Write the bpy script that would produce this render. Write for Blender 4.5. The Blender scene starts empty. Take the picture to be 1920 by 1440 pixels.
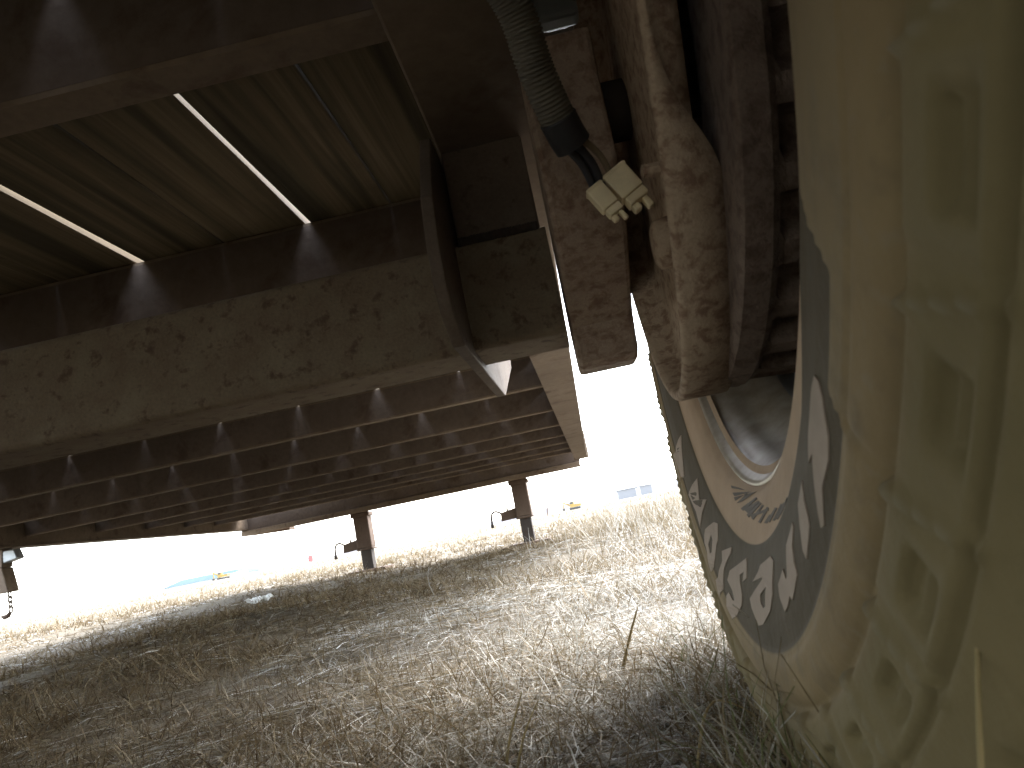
import bpy, bmesh, math, random
import numpy as np
from mathutils import Matrix, Vector
from mathutils.geometry import tessellate_polygon

random.seed(4)
rng = np.random.default_rng(11)
S = bpy.context.scene
C = S.collection

# ---------------------------------------------------------------- camera
YAW, PITCH, ROLL = .0735, .1724, .1982
fw = Vector((-math.sin(YAW)*math.cos(PITCH), math.cos(YAW)*math.cos(PITCH), math.sin(PITCH)))
r0 = Vector((math.cos(YAW), math.sin(YAW), 0)); u0 = r0.cross(fw)
rt = math.cos(ROLL)*r0 - math.sin(ROLL)*u0
up = math.sin(ROLL)*r0 + math.cos(ROLL)*u0
cam_d = bpy.data.cameras.new('camera'); cam = bpy.data.objects.new('camera', cam_d); C.objects.link(cam)
cam.matrix_world = Matrix((rt, up, -fw)).transposed().to_4x4()
cam_d.sensor_width = 36; cam_d.lens = 1442/1920*36
cam_d.clip_start = .005; cam_d.clip_end = 6000
cam_d.dof.use_dof = True; cam_d.dof.focus_distance = .9; cam_d.dof.aperture_fstop = 30
S.camera = cam

# ---------------------------------------------------------------- sky, sun, exposure
SUN_EL, SUN_AZ = math.radians(50), math.radians(42)       # azimuth from +Y towards +X
W = bpy.data.worlds.new('World'); S.world = W; W.use_nodes = True
wn = W.node_tree.nodes; wl = W.node_tree.links
sky = wn.new('ShaderNodeTexSky'); sky.sky_type = 'NISHITA'; sky.sun_disc = False
sky.sun_elevation = SUN_EL; sky.sun_rotation = SUN_AZ
sky.air_density = 1.0; sky.dust_density = 1.6
bg = wn['Background']; bg.inputs[1].default_value = .15
hs = wn.new('ShaderNodeHueSaturation'); hs.inputs['Saturation'].default_value = .42      # thin overcast: a paler sky than clear air gives
wl.new(sky.outputs[0], hs.inputs['Color']); wl.new(hs.outputs[0], bg.inputs[0])
sun_d = bpy.data.lights.new('sun', 'SUN'); sun_d.energy = .5; sun_d.angle = math.radians(28); sun_d.color = (1, .95, .88)
sun = bpy.data.objects.new('sun', sun_d); C.objects.link(sun)
sd = Vector((math.sin(SUN_AZ)*math.cos(SUN_EL), math.cos(SUN_AZ)*math.cos(SUN_EL), math.sin(SUN_EL)))
sun.rotation_euler = (-sd).to_track_quat('-Z', 'Y').to_euler()
S.view_settings.view_transform = 'Standard'; S.view_settings.look = 'None'
S.view_settings.exposure = 3.75; S.view_settings.gamma = 1; S.view_settings.use_curve_mapping = False
S.render.engine = 'CYCLES'
S.cycles.max_bounces = 10; S.cycles.diffuse_bounces = 7; S.cycles.glossy_bounces = 4
S.cycles.use_denoising = True
S.cycles.caustics_reflective = False; S.cycles.caustics_refractive = False

# ---------------------------------------------------------------- materials
def ramp(nt, fac, stops):
    n = nt.nodes.new('ShaderNodeValToRGB'); e = n.color_ramp.elements
    while len(e) < len(stops): e.new(.5)
    for k, (p, c) in enumerate(stops): e[k].position = p; e[k].color = (*c, 1)
    nt.links.new(fac, n.inputs[0]); return n.outputs[0]
def noise(nt, vec, scale, detail=5, rough=.55, dist=0.):
    n = nt.nodes.new('ShaderNodeTexNoise'); n.inputs['Scale'].default_value = scale
    n.inputs['Detail'].default_value = detail; n.inputs['Roughness'].default_value = rough
    n.inputs['Distortion'].default_value = dist
    if vec is not None: nt.links.new(vec, n.inputs['Vector'])
    return n.outputs[0]
def mix(nt, f, a, b, mode='MIX'):
    n = nt.nodes.new('ShaderNodeMix'); n.data_type = 'RGBA'; n.blend_type = mode
    for s, v in ((n.inputs[0], f), (n.inputs[6], a), (n.inputs[7], b)):
        if isinstance(v, (int, float)): s.default_value = v
        elif isinstance(v, tuple): s.default_value = (*v, 1)
        else: nt.links.new(v, s)
    return n.outputs[2]
def maths(nt, op, a, b=None):
    n = nt.nodes.new('ShaderNodeMath'); n.operation = op
    for s, v in ((n.inputs[0], a), (n.inputs[1], b)):
        if v is None: continue
        if isinstance(v, (int, float)): s.default_value = v
        else: nt.links.new(v, s)
    return n.outputs[0]
def mrange(nt, v, a, b, c=0., d=1.):
    n = nt.nodes.new('ShaderNodeMapRange'); n.clamp = True
    nt.links.new(v, n.inputs[0])
    for k, q in enumerate((a, b, c, d)): n.inputs[k+1].default_value = q
    return n.outputs[0]
def mat(name, rough=.8, metal=0., spec=.3):
    m = bpy.data.materials.new(name); m.use_nodes = True; nt = m.node_tree
    b = nt.nodes['Principled BSDF']; b.inputs['Roughness'].default_value = rough
    b.inputs['Metallic'].default_value = metal; b.inputs['Specular IOR Level'].default_value = spec
    tc = nt.nodes.new('ShaderNodeTexCoord')
    return m, nt, b, tc.outputs['Object']
def scaled(nt, vec, s):
    n = nt.nodes.new('ShaderNodeMapping'); n.inputs['Scale'].default_value = s
    nt.links.new(vec, n.inputs[0]); return n.outputs[0]
def bump(nt, b, h, strength, dist):
    n = nt.nodes.new('ShaderNodeBump'); n.inputs['Strength'].default_value = strength
    n.inputs['Distance'].default_value = dist
    nt.links.new(h, n.inputs['Height']); nt.links.new(n.outputs[0], b.inputs['Normal'])

def rusty(name, base, light, rust, s=20., spot=(.55, .68), bstr=.5, rough=.85, spec=.25, det=7, dist=.3):
    """painted or bare steel: mottled base, dusty light patches, rust blotches with their own outline"""
    m, nt, b, v = mat(name, rough, 0, spec)
    n1 = noise(nt, v, s*.35, 6, .6); n2 = noise(nt, v, s, det, .65, dist); n3 = noise(nt, v, s*5, 4, .7)
    c = mix(nt, mrange(nt, n1, .35, .65), base, light)
    c = mix(nt, mrange(nt, n2, spot[0], spot[1]), c, rust)
    c = mix(nt, mrange(nt, n3, .3, .75, 0., .35), c, tuple(x*.45 for x in rust))
    nt.links.new(c, b.inputs['Base Color'])
    h = maths(nt, 'ADD', maths(nt, 'MULTIPLY', n2, .6), maths(nt, 'MULTIPLY', n3, .4))
    bump(nt, b, h, bstr, .002)
    return m
M = {}
M['cross'] = rusty('rust_brown_steel', (.14, .108, .086), (.175, .138, .112), (.105, .074, .056), 14)
M['flange'] = rusty('dusty_flange_steel', (.20, .15, .108), (.25, .195, .142), (.13, .085, .06), 18)
M['rail'] = rusty('dusty_rail_steel', (.155, .118, .085), (.20, .156, .116), (.095, .06, .04), 14, (.55, .72))
M['tube'] = rusty('speckled_axle_steel', (.165, .122, .082), (.205, .165, .112), (.10, .068, .046), 95, (.55, .68), det=3.5, dist=.1)
M['arm'] = rusty('rusted_arm_steel', (.31, .24, .185), (.36, .285, .22), (.20, .13, .092), 110, (.46, .64), .6)
M['dish'] = rusty('scaled_plate_steel', (.40, .305, .215), (.46, .36, .26), (.23, .15, .102), 130, (.46, .62), .7)
M['drum'] = rusty('rusted_cast_iron', (.145, .107, .083), (.185, .138, .108), (.09, .06, .045), 110, (.46, .62), 1.)
M['plate'] = rusty('bracket_steel', (.115, .088, .066), (.15, .116, .088), (.07, .046, .033), 60)
M['jack'] = rusty('jack_steel', (.09, .06, .043), (.11, .077, .056), (.06, .036, .026), 15, (.58, .7))
M['dark'] = rusty('dark_steel', (.036, .03, .026), (.05, .042, .036), (.05, .03, .022), 20)

# wood deck boards: object coordinates, every board has its own origin
m, nt, b, v = mat('weathered_deck_wood', .9, 0, .15)
oi = nt.nodes.new('ShaderNodeObjectInfo')
off = nt.nodes.new('ShaderNodeVectorMath'); off.operation = 'ADD'
cmb = nt.nodes.new('ShaderNodeCombineXYZ'); nt.links.new(maths(nt, 'MULTIPLY', oi.outputs['Random'], 37.), cmb.inputs[1])
nt.links.new(cmb.outputs[0], off.inputs[1]); nt.links.new(v, off.inputs[0]); v = off.outputs[0]
g = noise(nt, scaled(nt, v, (90, 2.2, 40)), 1., 6, .6, .6)
st = noise(nt, scaled(nt, v, (26, 1.1, 10)), 1., 3, .5)
sp = noise(nt, v, 9, 5, .6)
c = ramp(nt, g, [(.25, (0.059, 0.047, 0.029)), (.5, (0.111, 0.086, 0.052)), (.75, (0.164, 0.127, 0.081))])
c = mix(nt, mrange(nt, st, .48, .62, 0, .75), c, (.024, .021, .014))
c = mix(nt, mrange(nt, sp, .55, .75, 0, .5), c, (.055, .042, .027))
nt.links.new(c, b.inputs['Base Color']); bump(nt, b, g, .5, .003); M['wood'] = m

# tyre rubber: dust, darker panel and tan panel are rings of the moulding, by radius about the wheel's axle
m, nt, b, v = mat('dusty_tyre_rubber', .82, 0, .25)
sx = nt.nodes.new('ShaderNodeSeparateXYZ'); nt.links.new(v, sx.inputs[0])
y_, z_ = sx.outputs[1], sx.outputs[2]
rad = maths(nt, 'SQRT', maths(nt, 'ADD', maths(nt, 'MULTIPLY', y_, y_), maths(nt, 'MULTIPLY', z_, z_)))
ang = maths(nt, 'MULTIPLY', maths(nt, 'ARCTAN2', z_, y_), 180/math.pi)
n1 = noise(nt, v, 14, 6, .6); n2 = noise(nt, v, 120, 5, .65); n3 = noise(nt, v, 45, 4, .6)
dust = mix(nt, mrange(nt, n1, .35, .68), (0.178, 0.132, 0.070), (0.233, 0.175, 0.091))
dust = mix(nt, mrange(nt, n3, .55, .75, 0, .45), dust, (.09, .076, .055))
dust = mix(nt, mrange(nt, n2, .55, .75, 0, .45), dust, (.21, .18, .13))
lugs = mix(nt, mrange(nt, n1, .35, .7), (0.143, 0.116, 0.056), (0.179, 0.144, 0.071))
dust = mix(nt, mrange(nt, rad, .305, .318), dust, lugs)
dark = mix(nt, mrange(nt, n1, .3, .7), (0.059, 0.048, 0.029), (0.081, 0.065, 0.040))
dark = mix(nt, mrange(nt, n3, .55, .8, 0, .35), dark, (.085, .077, .062))
tan = mix(nt, mrange(nt, n3, .3, .7), (0.334, 0.244, 0.165), (0.392, 0.288, 0.194))
kink = mrange(nt, ang, -136.6, -135.2)
rout = maths(nt, 'ADD', .2783, maths(nt, 'MULTIPLY', kink, .0093))
taper = mrange(nt, ang, -145.2, -142.6, .035, 0.)
rout = maths(nt, 'SUBTRACT', rout, taper)
rin = mrange(nt, ang, -137., -124., .224, .2412)
inpan = maths(nt, 'MULTIPLY', mrange(nt, maths(nt, 'SUBTRACT', rad, rin), -.0004, .0004), mrange(nt, maths(nt, 'SUBTRACT', rout, rad), -.0006, .0008))
rtan = mrange(nt, ang, -137., -124., .224, .2412)
intan = mrange(nt, maths(nt, 'SUBTRACT', rad, rtan), .0004, -.0004)
at = nt.nodes.new('ShaderNodeAttribute'); at.attribute_name = 'tint'       # height of the moulding: rubbed dusty ridges
dust = mix(nt, mrange(nt, at.outputs['Fac'], .10, .26, 0, .55), dust, (.215, .19, .135))
c = mix(nt, inpan, dust, dark); c = mix(nt, intan, c, tan)
nt.links.new(c, b.inputs['Base Color'])
bump(nt, b, maths(nt, 'ADD', maths(nt, 'MULTIPLY', n2, .9), n3), .5, .0015); M['tyre'] = m

def plain(name, col, col2=None, s=30., rough=.8, metal=0., spec=.3, bs=.2):
    m, nt, b, v = mat(name, rough, metal, spec)
    n = noise(nt, v, s, 5, .6)
    c = mix(nt, mrange(nt, n, .35, .7), col, col2 or tuple(x*.7 for x in col))
    nt.links.new(c, b.inputs['Base Color']); bump(nt, b, n, bs, .001); return m
M['letter'] = plain('tan_raised_rubber', (.31, .25, .20), (.25, .20, .158), 60)
M['ink'] = plain('grey_print', (.085, .076, .066), (.11, .098, .083), 80)
M['rim'] = plain('silver_rim_paint', (.33, .35, .36), (.26, .275, .28), 28, .38, .35, .5)
M['rimlip'] = plain('worn_rim_edge', (.34, .31, .25), (.2, .165, .12), 60, .45, .3, .5)
M['loom'] = plain('grey_split_loom', (.12, .108, .082), (.08, .072, .055), 50, .6)
M['tape'] = plain('black_tape', (.02, .02, .022), (.03, .03, .032), 60, .5)
M['wireb'] = plain('black_wire', (.035, .035, .04), None, 60, .5)
M['wiret'] = plain('tan_wire', (.22, .17, .11), None, 60, .6)
M['conn'] = plain('yellowed_connector_plastic', (.72, .63, .42), (.6, .52, .345), 90, .55)
M['grey'] = plain('grey_plastic', (.27, .30, .30), (.22, .25, .25), 60, .6)
M['white'] = plain('white_paper', (.8, .8, .78), (.7, .7, .68), 40)
M['shedw'] = plain('pale_blue_cladding', (.20, .205, .215), (.185, .19, .20), .4, .7)
M['shedt'] = plain('white_trim', (.75, .76, .76), None, 1.)
M['blue'] = plain('blue_roof_sheet', (.085, .118, .132), (.095, .128, .142), .3, 1., spec=0.)
M['yellow'] = plain('yellow_machine_paint', (.30, .205, .06), (.24, .165, .055), 2.)
M['red'] = plain('red_paint', (.55, .06, .06), (.45, .05, .05), 6.)
M['pale'] = plain('pale_panel', (.6, .6, .57), (.52, .52, .5), .4)
M['teal'] = plain('teal_sheet', (.09, .15, .15), None, 1.)
M['tyreb'] = plain('machine_rubber', (.05, .05, .05), None, 4.)
M['glass'] = plain('dark_glass', (.05, .06, .07), None, 2., .15)

# ground and grass
m, nt, b, v = mat('dry_field_soil', .95, 0, .1)
n1 = noise(nt, v, 1.1, 6, .6); n2 = noise(nt, v, 9, 7, .65); n3 = noise(nt, scaled(nt, v, (60, 130, 60)), 1., 5, .7)
c = mix(nt, mrange(nt, n2, .35, .65), (.085, .061, .034), (.145, .113, .07))
c = mix(nt, mrange(nt, n3, .42, .66), c, (.18, .155, .112))
c = mix(nt, mrange(nt, n1, .5, .72, 0, .6), c, (.16, .142, .118))
cd = nt.nodes.new('ShaderNodeTexCoord')
far = noise(nt, scaled(nt, v, (.05, .25, .05)), 1., 6, .6)
c = mix(nt, mrange(nt, far, .4, .62, 0, .5), c, (.125, .115, .09))
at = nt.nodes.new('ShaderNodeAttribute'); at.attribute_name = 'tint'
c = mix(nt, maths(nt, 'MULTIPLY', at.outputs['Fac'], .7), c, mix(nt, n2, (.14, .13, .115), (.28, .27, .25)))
nt.links.new(c, b.inputs['Base Color']); bump(nt, b, maths(nt, 'ADD', n2, n3), .8, .012); M['soil'] = m
m, nt, b, v = mat('pale_far_hills', .95, 0, .1)
c = mix(nt, noise(nt, v, .006, 5), (.075, .075, .08), (.095, .092, .095)); nt.links.new(c, b.inputs['Base Color']); M['hill'] = m
def grassmat(name, stops):
    m, nt, b, v = mat(name, .7, 0, .25)
    at = nt.nodes.new('ShaderNodeAttribute'); at.attribute_name = 'tint'
    c = ramp(nt, at.outputs['Fac'], stops); nt.links.new(c, b.inputs['Base Color'])
    tr = nt.nodes.new('ShaderNodeBsdfTranslucent'); nt.links.new(c, tr.inputs[0])
    mx = nt.nodes.new('ShaderNodeMixShader'); mx.inputs[0].default_value = .22
    out = nt.nodes['Material Output']
    nt.links.new(b.outputs[0], mx.inputs[1]); nt.links.new(tr.outputs[0], mx.inputs[2]); nt.links.new(mx.outputs[0], out.inputs[0])
    return m
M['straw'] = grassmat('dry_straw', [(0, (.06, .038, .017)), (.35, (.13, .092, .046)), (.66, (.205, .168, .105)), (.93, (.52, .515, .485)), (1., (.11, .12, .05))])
M['stalk'] = grassmat('yellow_stalk', [(0, (.27, .205, .10)), (1, (.36, .285, .14))])

# ---------------------------------------------------------------- mesh helpers
class MB:
    def __init__(s): s.v = []; s.f = []; s.m = []
    def add(s, vs, fs, mi=0):
        o = len(s.v); s.v += [tuple(p) for p in vs]; s.f += [tuple(i+o for i in f) for f in fs]; s.m += [mi]*len(fs); return s
    def box(s, a, b, mi=0):
        (x0, y0, z0), (x1, y1, z1) = a, b
        return s.add([(x0,y0,z0),(x1,y0,z0),(x1,y1,z0),(x0,y1,z0),(x0,y0,z1),(x1,y0,z1),(x1,y1,z1),(x0,y1,z1)],
                     [(3,2,1,0),(4,5,6,7),(0,1,5,4),(1,2,6,5),(2,3,7,6),(3,0,4,7)], mi)
    def hexa(s, c8, mi=0):
        return s.add(c8, [(3,2,1,0),(4,5,6,7),(0,1,5,4),(1,2,6,5),(2,3,7,6),(3,0,4,7)], mi)
    def prism_x(s, yz, x0, x1, mi=0):
        """outline in Y,Z pushed from x0 to x1"""
        n = len(yz); vs = [(x0, y, z) for y, z in yz] + [(x1, y, z) for y, z in yz]
        fs = [(i, (i+1) % n, n+(i+1) % n, n+i) for i in range(n)]
        tri = tessellate_polygon([[Vector((0, y, z)) for y, z in yz]])
        fs += [tuple(t) for t in tri] + [tuple(n+i for i in t[::-1]) for t in tri]
        return s.add(vs, fs, mi)
    def tube(s, pts, r, n=10, mi=0, caps=True):
        pts = [Vector(p) for p in pts]; rs = r if isinstance(r, (list, tuple)) else [r]*len(pts)
        vs = []; pu = None
        for i, p in enumerate(pts):
            t = (pts[min(i+1, len(pts)-1)] - pts[max(i-1, 0)]).normalized()
            if pu is None: pu = t.orthogonal().normalized()
            pu = (pu - t*pu.dot(t)).normalized(); w = t.cross(pu)
            for k in range(n):
                a = 2*math.pi*k/n; vs.append(p + (pu*math.cos(a) + w*math.sin(a))*rs[i])
        fs = [(i*n+k, i*n+(k+1) % n, (i+1)*n+(k+1) % n, (i+1)*n+k) for i in range(len(pts)-1) for k in range(n)]
        if caps: fs += [tuple(range(n))[::-1], tuple(range((len(pts)-1)*n, len(pts)*n))]
        return s.add(vs, fs, mi)
    def lathe_x(s, prof, n=96, c=(0, 0), mi=0, closed=False):
        """profile of (x, r) turned about the X axis through c=(y,z)"""
        k = len(prof); vs = [(x, c[0]+r*math.cos(2*math.pi*j/n), c[1]+r*math.sin(2*math.pi*j/n)) for j in range(n) for x, r in prof]
        fs = [(j*k+i, j*k+i+1, ((j+1) % n)*k+i+1, ((j+1) % n)*k+i) for j in range(n) for i in range(k-1)]
        return s.add(vs, fs, mi)
    def build(s, name, mats, parent=None, smooth=False, bevel=0., kind=None, loc=None):
        me = bpy.data.meshes.new(name); me.from_pydata(s.v, [], s.f)
        if not isinstance(mats, (list, tuple)): mats = [mats]
        for q in mats: me.materials.append(q)
        me.polygons.foreach_set('material_index', s.m)
        bm = bmesh.new(); bm.from_mesh(me); bmesh.ops.recalc_face_normals(bm, faces=bm.faces); bm.to_mesh(me); bm.free()
        if smooth: me.polygons.foreach_set('use_smooth', [True]*len(me.polygons))
        o = bpy.data.objects.new(name, me); C.objects.link(o)
        if loc is not None:
            me.transform(Matrix.Translation(-Vector(loc))); o.location = loc
        if parent: o.parent = parent
        if kind: o['kind'] = kind
        if bevel:
            md = o.modifiers.new('bevel', 'BEVEL'); md.width = bevel; md.segments = 2; md.limit_method = 'ANGLE'
        return o
def tag(o, label=None, cat=None, group=None, kind=None):
    for k, q in (('label', label), ('category', cat), ('group', group), ('kind', kind)):
        if q: o[k] = q
    return o
def empty(name, loc, parent=None):
    o = bpy.data.objects.new(name, None); C.objects.link(o); o.location = loc; o.empty_display_size = .1
    if parent: o.parent = parent
    return o

GZ = -.15                                  # ground level below the lens
# ---------------------------------------------------------------- ground
def vnoise(x, y, f, seed):
    """smooth value noise on numpy arrays"""
    g = np.random.default_rng(seed).random((64, 64)); x = x*f; y = y*f
    xi = np.floor(x).astype(int); yi = np.floor(y).astype(int); u = x-xi; w = y-yi
    u = u*u*(3-2*u); w = w*w*(3-2*w); a = lambda i, j: g[(xi+i) % 64, (yi+j) % 64]
    return (a(0,0)*(1-u)+a(1,0)*u)*(1-w) + (a(0,1)*(1-u)+a(1,1)*u)*w
def sm(a, b, x): t = np.clip((x-a)/(b-a), 0, 1); return t*t*(3-2*t)
def painted_light(x, y):
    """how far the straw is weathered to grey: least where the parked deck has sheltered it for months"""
    deck_shade = sm(-2.2, -1.8, x)*(1-sm(-.55, .05, x))*(1-sm(4.4, 5.2, y))
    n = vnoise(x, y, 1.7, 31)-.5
    lit_patch = sm(-.6, .0, x+.5*n)*(1-sm(.9, 1.5, x))*sm(.3, .65, y)*(1-sm(2.8, 4.2, y))       # pale flattened straw ahead of the wheel, brightened to paint in sky light
    return .22*(1-deck_shade)-.10*deck_shade+.78*lit_patch*(1-.45*sm(1.1, 1.9, y))
def ground_z(x, y):
    x = np.asarray(x, float); y = np.asarray(y, float)
    d = np.hypot(x, y); near = np.clip((d-.25)/.6, 0, 1)
    z = (vnoise(x, y, .9, 1)-.5)*.05*near + (vnoise(x, y, 3.1, 2)-.5)*.024*near + (vnoise(x, y, 11., 3)-.5)*.010
    z = z + .035*np.clip((-x-.3)/1.6, 0, 1)*np.clip((y-2.)/2., 0, 1)*np.clip((9-y)/3, 0, 1)
    z = z + np.where(d > 14, (vnoise(x, y, .035, 5)-.5)*np.clip((d-14)/60, 0, 1)*.35, 0)
    return GZ + z*np.clip(1-(d-400)/400, .1, 1)
def spaced(lo, hi, step, n):
    t = np.linspace(-1, 1, n); k = 6.2
    q = np.sinh(k*t)/np.sinh(k); return np.where(q < 0, -q*lo, q*hi)
gx = spaced(-2500, 2500, .02, 381)+0.; gy = spaced(-900, 3500, .02, 401)+1.0
X, Y = np.meshgrid(gx, gy, indexing='ij'); Z = ground_z(X, Y)
nv = X.size; me = bpy.data.meshes.new('ground'); nx, ny = X.shape
I = np.arange(nv).reshape(nx, ny)
quads = np.stack([I[:-1,:-1], I[1:,:-1], I[1:,1:], I[:-1,1:]], -1).reshape(-1, 4)
def np_mesh(name, verts, quads, material, tint=None, kind=None, smooth=False):
    me = bpy.data.meshes.new(name)
    me.vertices.add(len(verts)); me.vertices.foreach_set('co', np.ascontiguousarray(verts, np.float32).ravel())
    me.loops.add(quads.size); me.loops.foreach_set('vertex_index', quads.astype(np.int32).ravel())
    me.polygons.add(len(quads)); me.polygons.foreach_set('loop_start', np.arange(0, quads.size, 4, dtype=np.int32))
    me.polygons.foreach_set('loop_total', np.full(len(quads), 4, np.int32))
    me.update(calc_edges=True)
    if smooth: me.polygons.foreach_set('use_smooth', np.ones(len(quads), bool))
    if tint is not None:
        a = me.attributes.new('tint', 'FLOAT', 'POINT'); a.data.foreach_set('value', np.ascontiguousarray(tint, np.float32))
    me.materials.append(material); o = bpy.data.objects.new(name, me); C.objects.link(o)
    if kind: o['kind'] = kind
    return o
np_mesh('ground', np.stack([X, Y, Z], -1).reshape(-1, 3), quads, M['soil'], tint=painted_light(X, Y).ravel(), kind='structure', smooth=True)

# far hills: a low ridge with its own depth
ridge = MB(); hs = []
for i in range(90):
    a = -.62 + i*.02; d = 1900
    h = (9 + 9*max(0, math.sin(a*2.6+1.1)) + 4*math.sin(a*9)+2*math.sin(a*23+1))*min(1, max(.0, (a+.42)/.35))
    hs.append((a, d, max(.6, h)))
vs = []
for a, d, h in hs:
    for q, hh in ((d-260, GZ-3), (d-90, GZ+h*.55), (d, GZ+h), (d+300, GZ-3)): vs.append((math.tan(a)*q if abs(a) < 1.3 else math.tan(1.3)*q, q, hh))
fs = [(i*4+k, i*4+k+1, i*4+k+5, i*4+k+4) for i in range(len(hs)-1) for k in range(3)]
ridge.add(vs, fs); ridge.build('hills', M['hill'], None, True, kind='structure')

# ---------------------------------------------------------------- trailer
T = empty('flatbed_trailer', (0, 0, 0))
tag(T, 'low rusty flatbed trailer seen from underneath, plank deck on steel crossmembers with one big tyre', 'trailer')
XL, XR = -2.25, .014                       # outer faces of the two side rails
ZB, ZD, ZT = .27, .386, .425               # rail bottom, underside and top of the deck boards
REAR = -4.2  # unseen rear of the deck, run this far back to block light
# right rail: a channel, its bottom flange over the lens, web outboard
r = MB().box((-.058, REAR, ZB), (XR, 4.45, ZB+.007)).box((XR-.008, REAR, ZB+.0075), (XR, 4.45, ZT)).box((-.058, REAR, ZB+.0075), (-.051, 4.45, ZT-.041))
r.build('side_rail', M['rail'], T, bevel=.002)
MB().box((-.062, 4.452, ZB-.004), (XR+.012, 4.462, ZT)).build('rail_end_cap', M['rail'], T, bevel=.001)
r = MB().box((XL, REAR, ZB), (XL+.07, 4.88, ZB+.007)).box((XL, REAR, ZB+.0075), (XL+.008, 4.88, ZT)).box((XL+.052, REAR, ZB+.0075), (XL+.06, 4.88, ZB+.022)).box((XL+.062, REAR, ZB+.0075), (XL+.07, 4.88, ZT-.041))
r.build('side_rail', M['rail'], T, bevel=.002)
# crossmembers: channels with the web facing back, flanges forward
CY = [-4.1, -3.6, -3.1, -2.6, -2.1, -1.6, -1.15, -.72, -.22, .407, .837, 1.36, 1.87, 2.365, 2.82, 3.25, 3.63, 4.0, 4.33]
xa, xb = XL+.071, -.0585
for y in CY:
    o = MB().box((xa, y, .3110), (xb, y+.0045, ZD-.004)).build('crossmember', M['cross'], T, loc=((xa+xb)/2, y, .31))
    MB().box((xa, y, .3065), (xb, y+.027, .3107)).box((xa, y, ZD-.0038), (xb, y+.034, ZD-.0004)).build('flange', M['flange'], o).matrix_parent_inverse = Matrix.Translation(-o.location)
wb = MB()
for y in CY:
    if -.5 < y < 3.3:
        for i in range(9):
            zz = .313+i*.0075; wb.tube([(xb+.0005, y-.0015+random.uniform(-.001, .001), zz-.004), (xb+.0005, y-.0015, zz+.004)], random.uniform(.0035, .005), 6)
wb.build('weld_bead', M['cross'], T, True, kind='stuff')
# front beam
fb = MB().hexa([(XL+.02,4.76,.232),(-.035,4.56,.232),(-.035,4.63,.232),(XL+.02,4.83,.232),(XL+.02,4.76,.262),(-.035,4.56,.262),(-.035,4.63,.262),(XL+.02,4.83,.262)])
fb.build('front_beam_flange', M['flange'], T, bevel=.003)
fb = MB().hexa([(XL+.02,4.77,.2625),(-.03,4.57,.2625),(-.03,4.63,.2625),(XL+.02,4.83,.2625),(XL+.02,4.77,ZT),(-.03,4.57,ZT),(-.03,4.63,ZT),(XL+.02,4.83,ZT)])
fb.build('front_beam', M['cross'], T, bevel=.003)
MB().hexa([(-2.26,4.886,.236),(-1.94,4.835,.219),(-1.94,4.93,.219),(-2.26,4.98,.236),(-2.26,4.886,.30),(-1.94,4.835,.26),(-1.94,4.93,.26),(-2.26,4.98,.30)]).build('corner_gusset', M['jack'], T, bevel=.003)
# deck boards, each its own piece
edges = []; x = -.0595; k = 0
while x > XL+.075:
    w = .1005 + random.uniform(-.002, .002)
    edges.append((x-w, x, k)); gap = .0012 if k % 2 == 0 else random.choice([.0035, .005, .006, .003])
    if k == 1: gap = .0052
    if k == 3: gap = .009
    x -= w + gap; k += 1
edges[-1] = (XL+.0705, edges[-1][1], edges[-1][2])
for (a, c_, kk) in edges:
    # odd joints are open and shaped wider toward the top to let in more sky light
    el, er = (.009, .0005) if kk % 2 else (.0005, .009)
    if kk == 0: er = .0005
    mb = MB(); n = 60; z0 = ZD + random.uniform(0, .0012)
    ph, ph2, amp = random.uniform(0, 6), random.uniform(0, 6), random.uniform(.0004, .0012)
    vs = []
    for i in range(n+1):
        y = REAR + (4.68-REAR)*i/n
        dl = amp*math.sin(y*3.1+ph) + .0005*math.sin(y*11+ph2); dr = amp*math.sin(y*2.7+ph2)+.0005*math.sin(y*13+ph)
        vs += [(a+dl, y, z0+.0015), (a+dl+.0015, y, z0), (c_+dr-.0015, y, z0), (c_+dr, y, z0+.0015), (c_+dr-er, y, ZT-.008), (a+dl+el, y, ZT-.008)]
    fs = [(i*6+q, i*6+(q+1) % 6, (i+1)*6+(q+1) % 6, (i+1)*6+q) for i in range(n) for q in range(6)] + [tuple(range(6)), tuple(range(n*6, n*6+6))[::-1]]
    mb.add(vs, fs).build('deck_plank', M['wood'], T, loc=((a+c_)/2, 0, ZD))

# torsion axle tube, across under the deck, rounded corners
def rrect(y0, y1, z0, z1, r_, n=5):
    out = []
    for cy, cz, a0 in ((y1-r_, z1-r_, 0), (y0+r_, z1-r_, 90), (y0+r_, z0+r_, 180), (y1-r_, z0+r_, 270)):
        for i in range(n+1):
            a = math.radians(a0+90*i/n); out.append((cy+r_*math.cos(a), cz+r_*math.sin(a)))
    return out
ax = MB().prism_x(rrect(.514, .576, .118, .196, .006), XL+.02, .0065)
ax.build('torsion_axle_tube', M['tube'], T)
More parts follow.
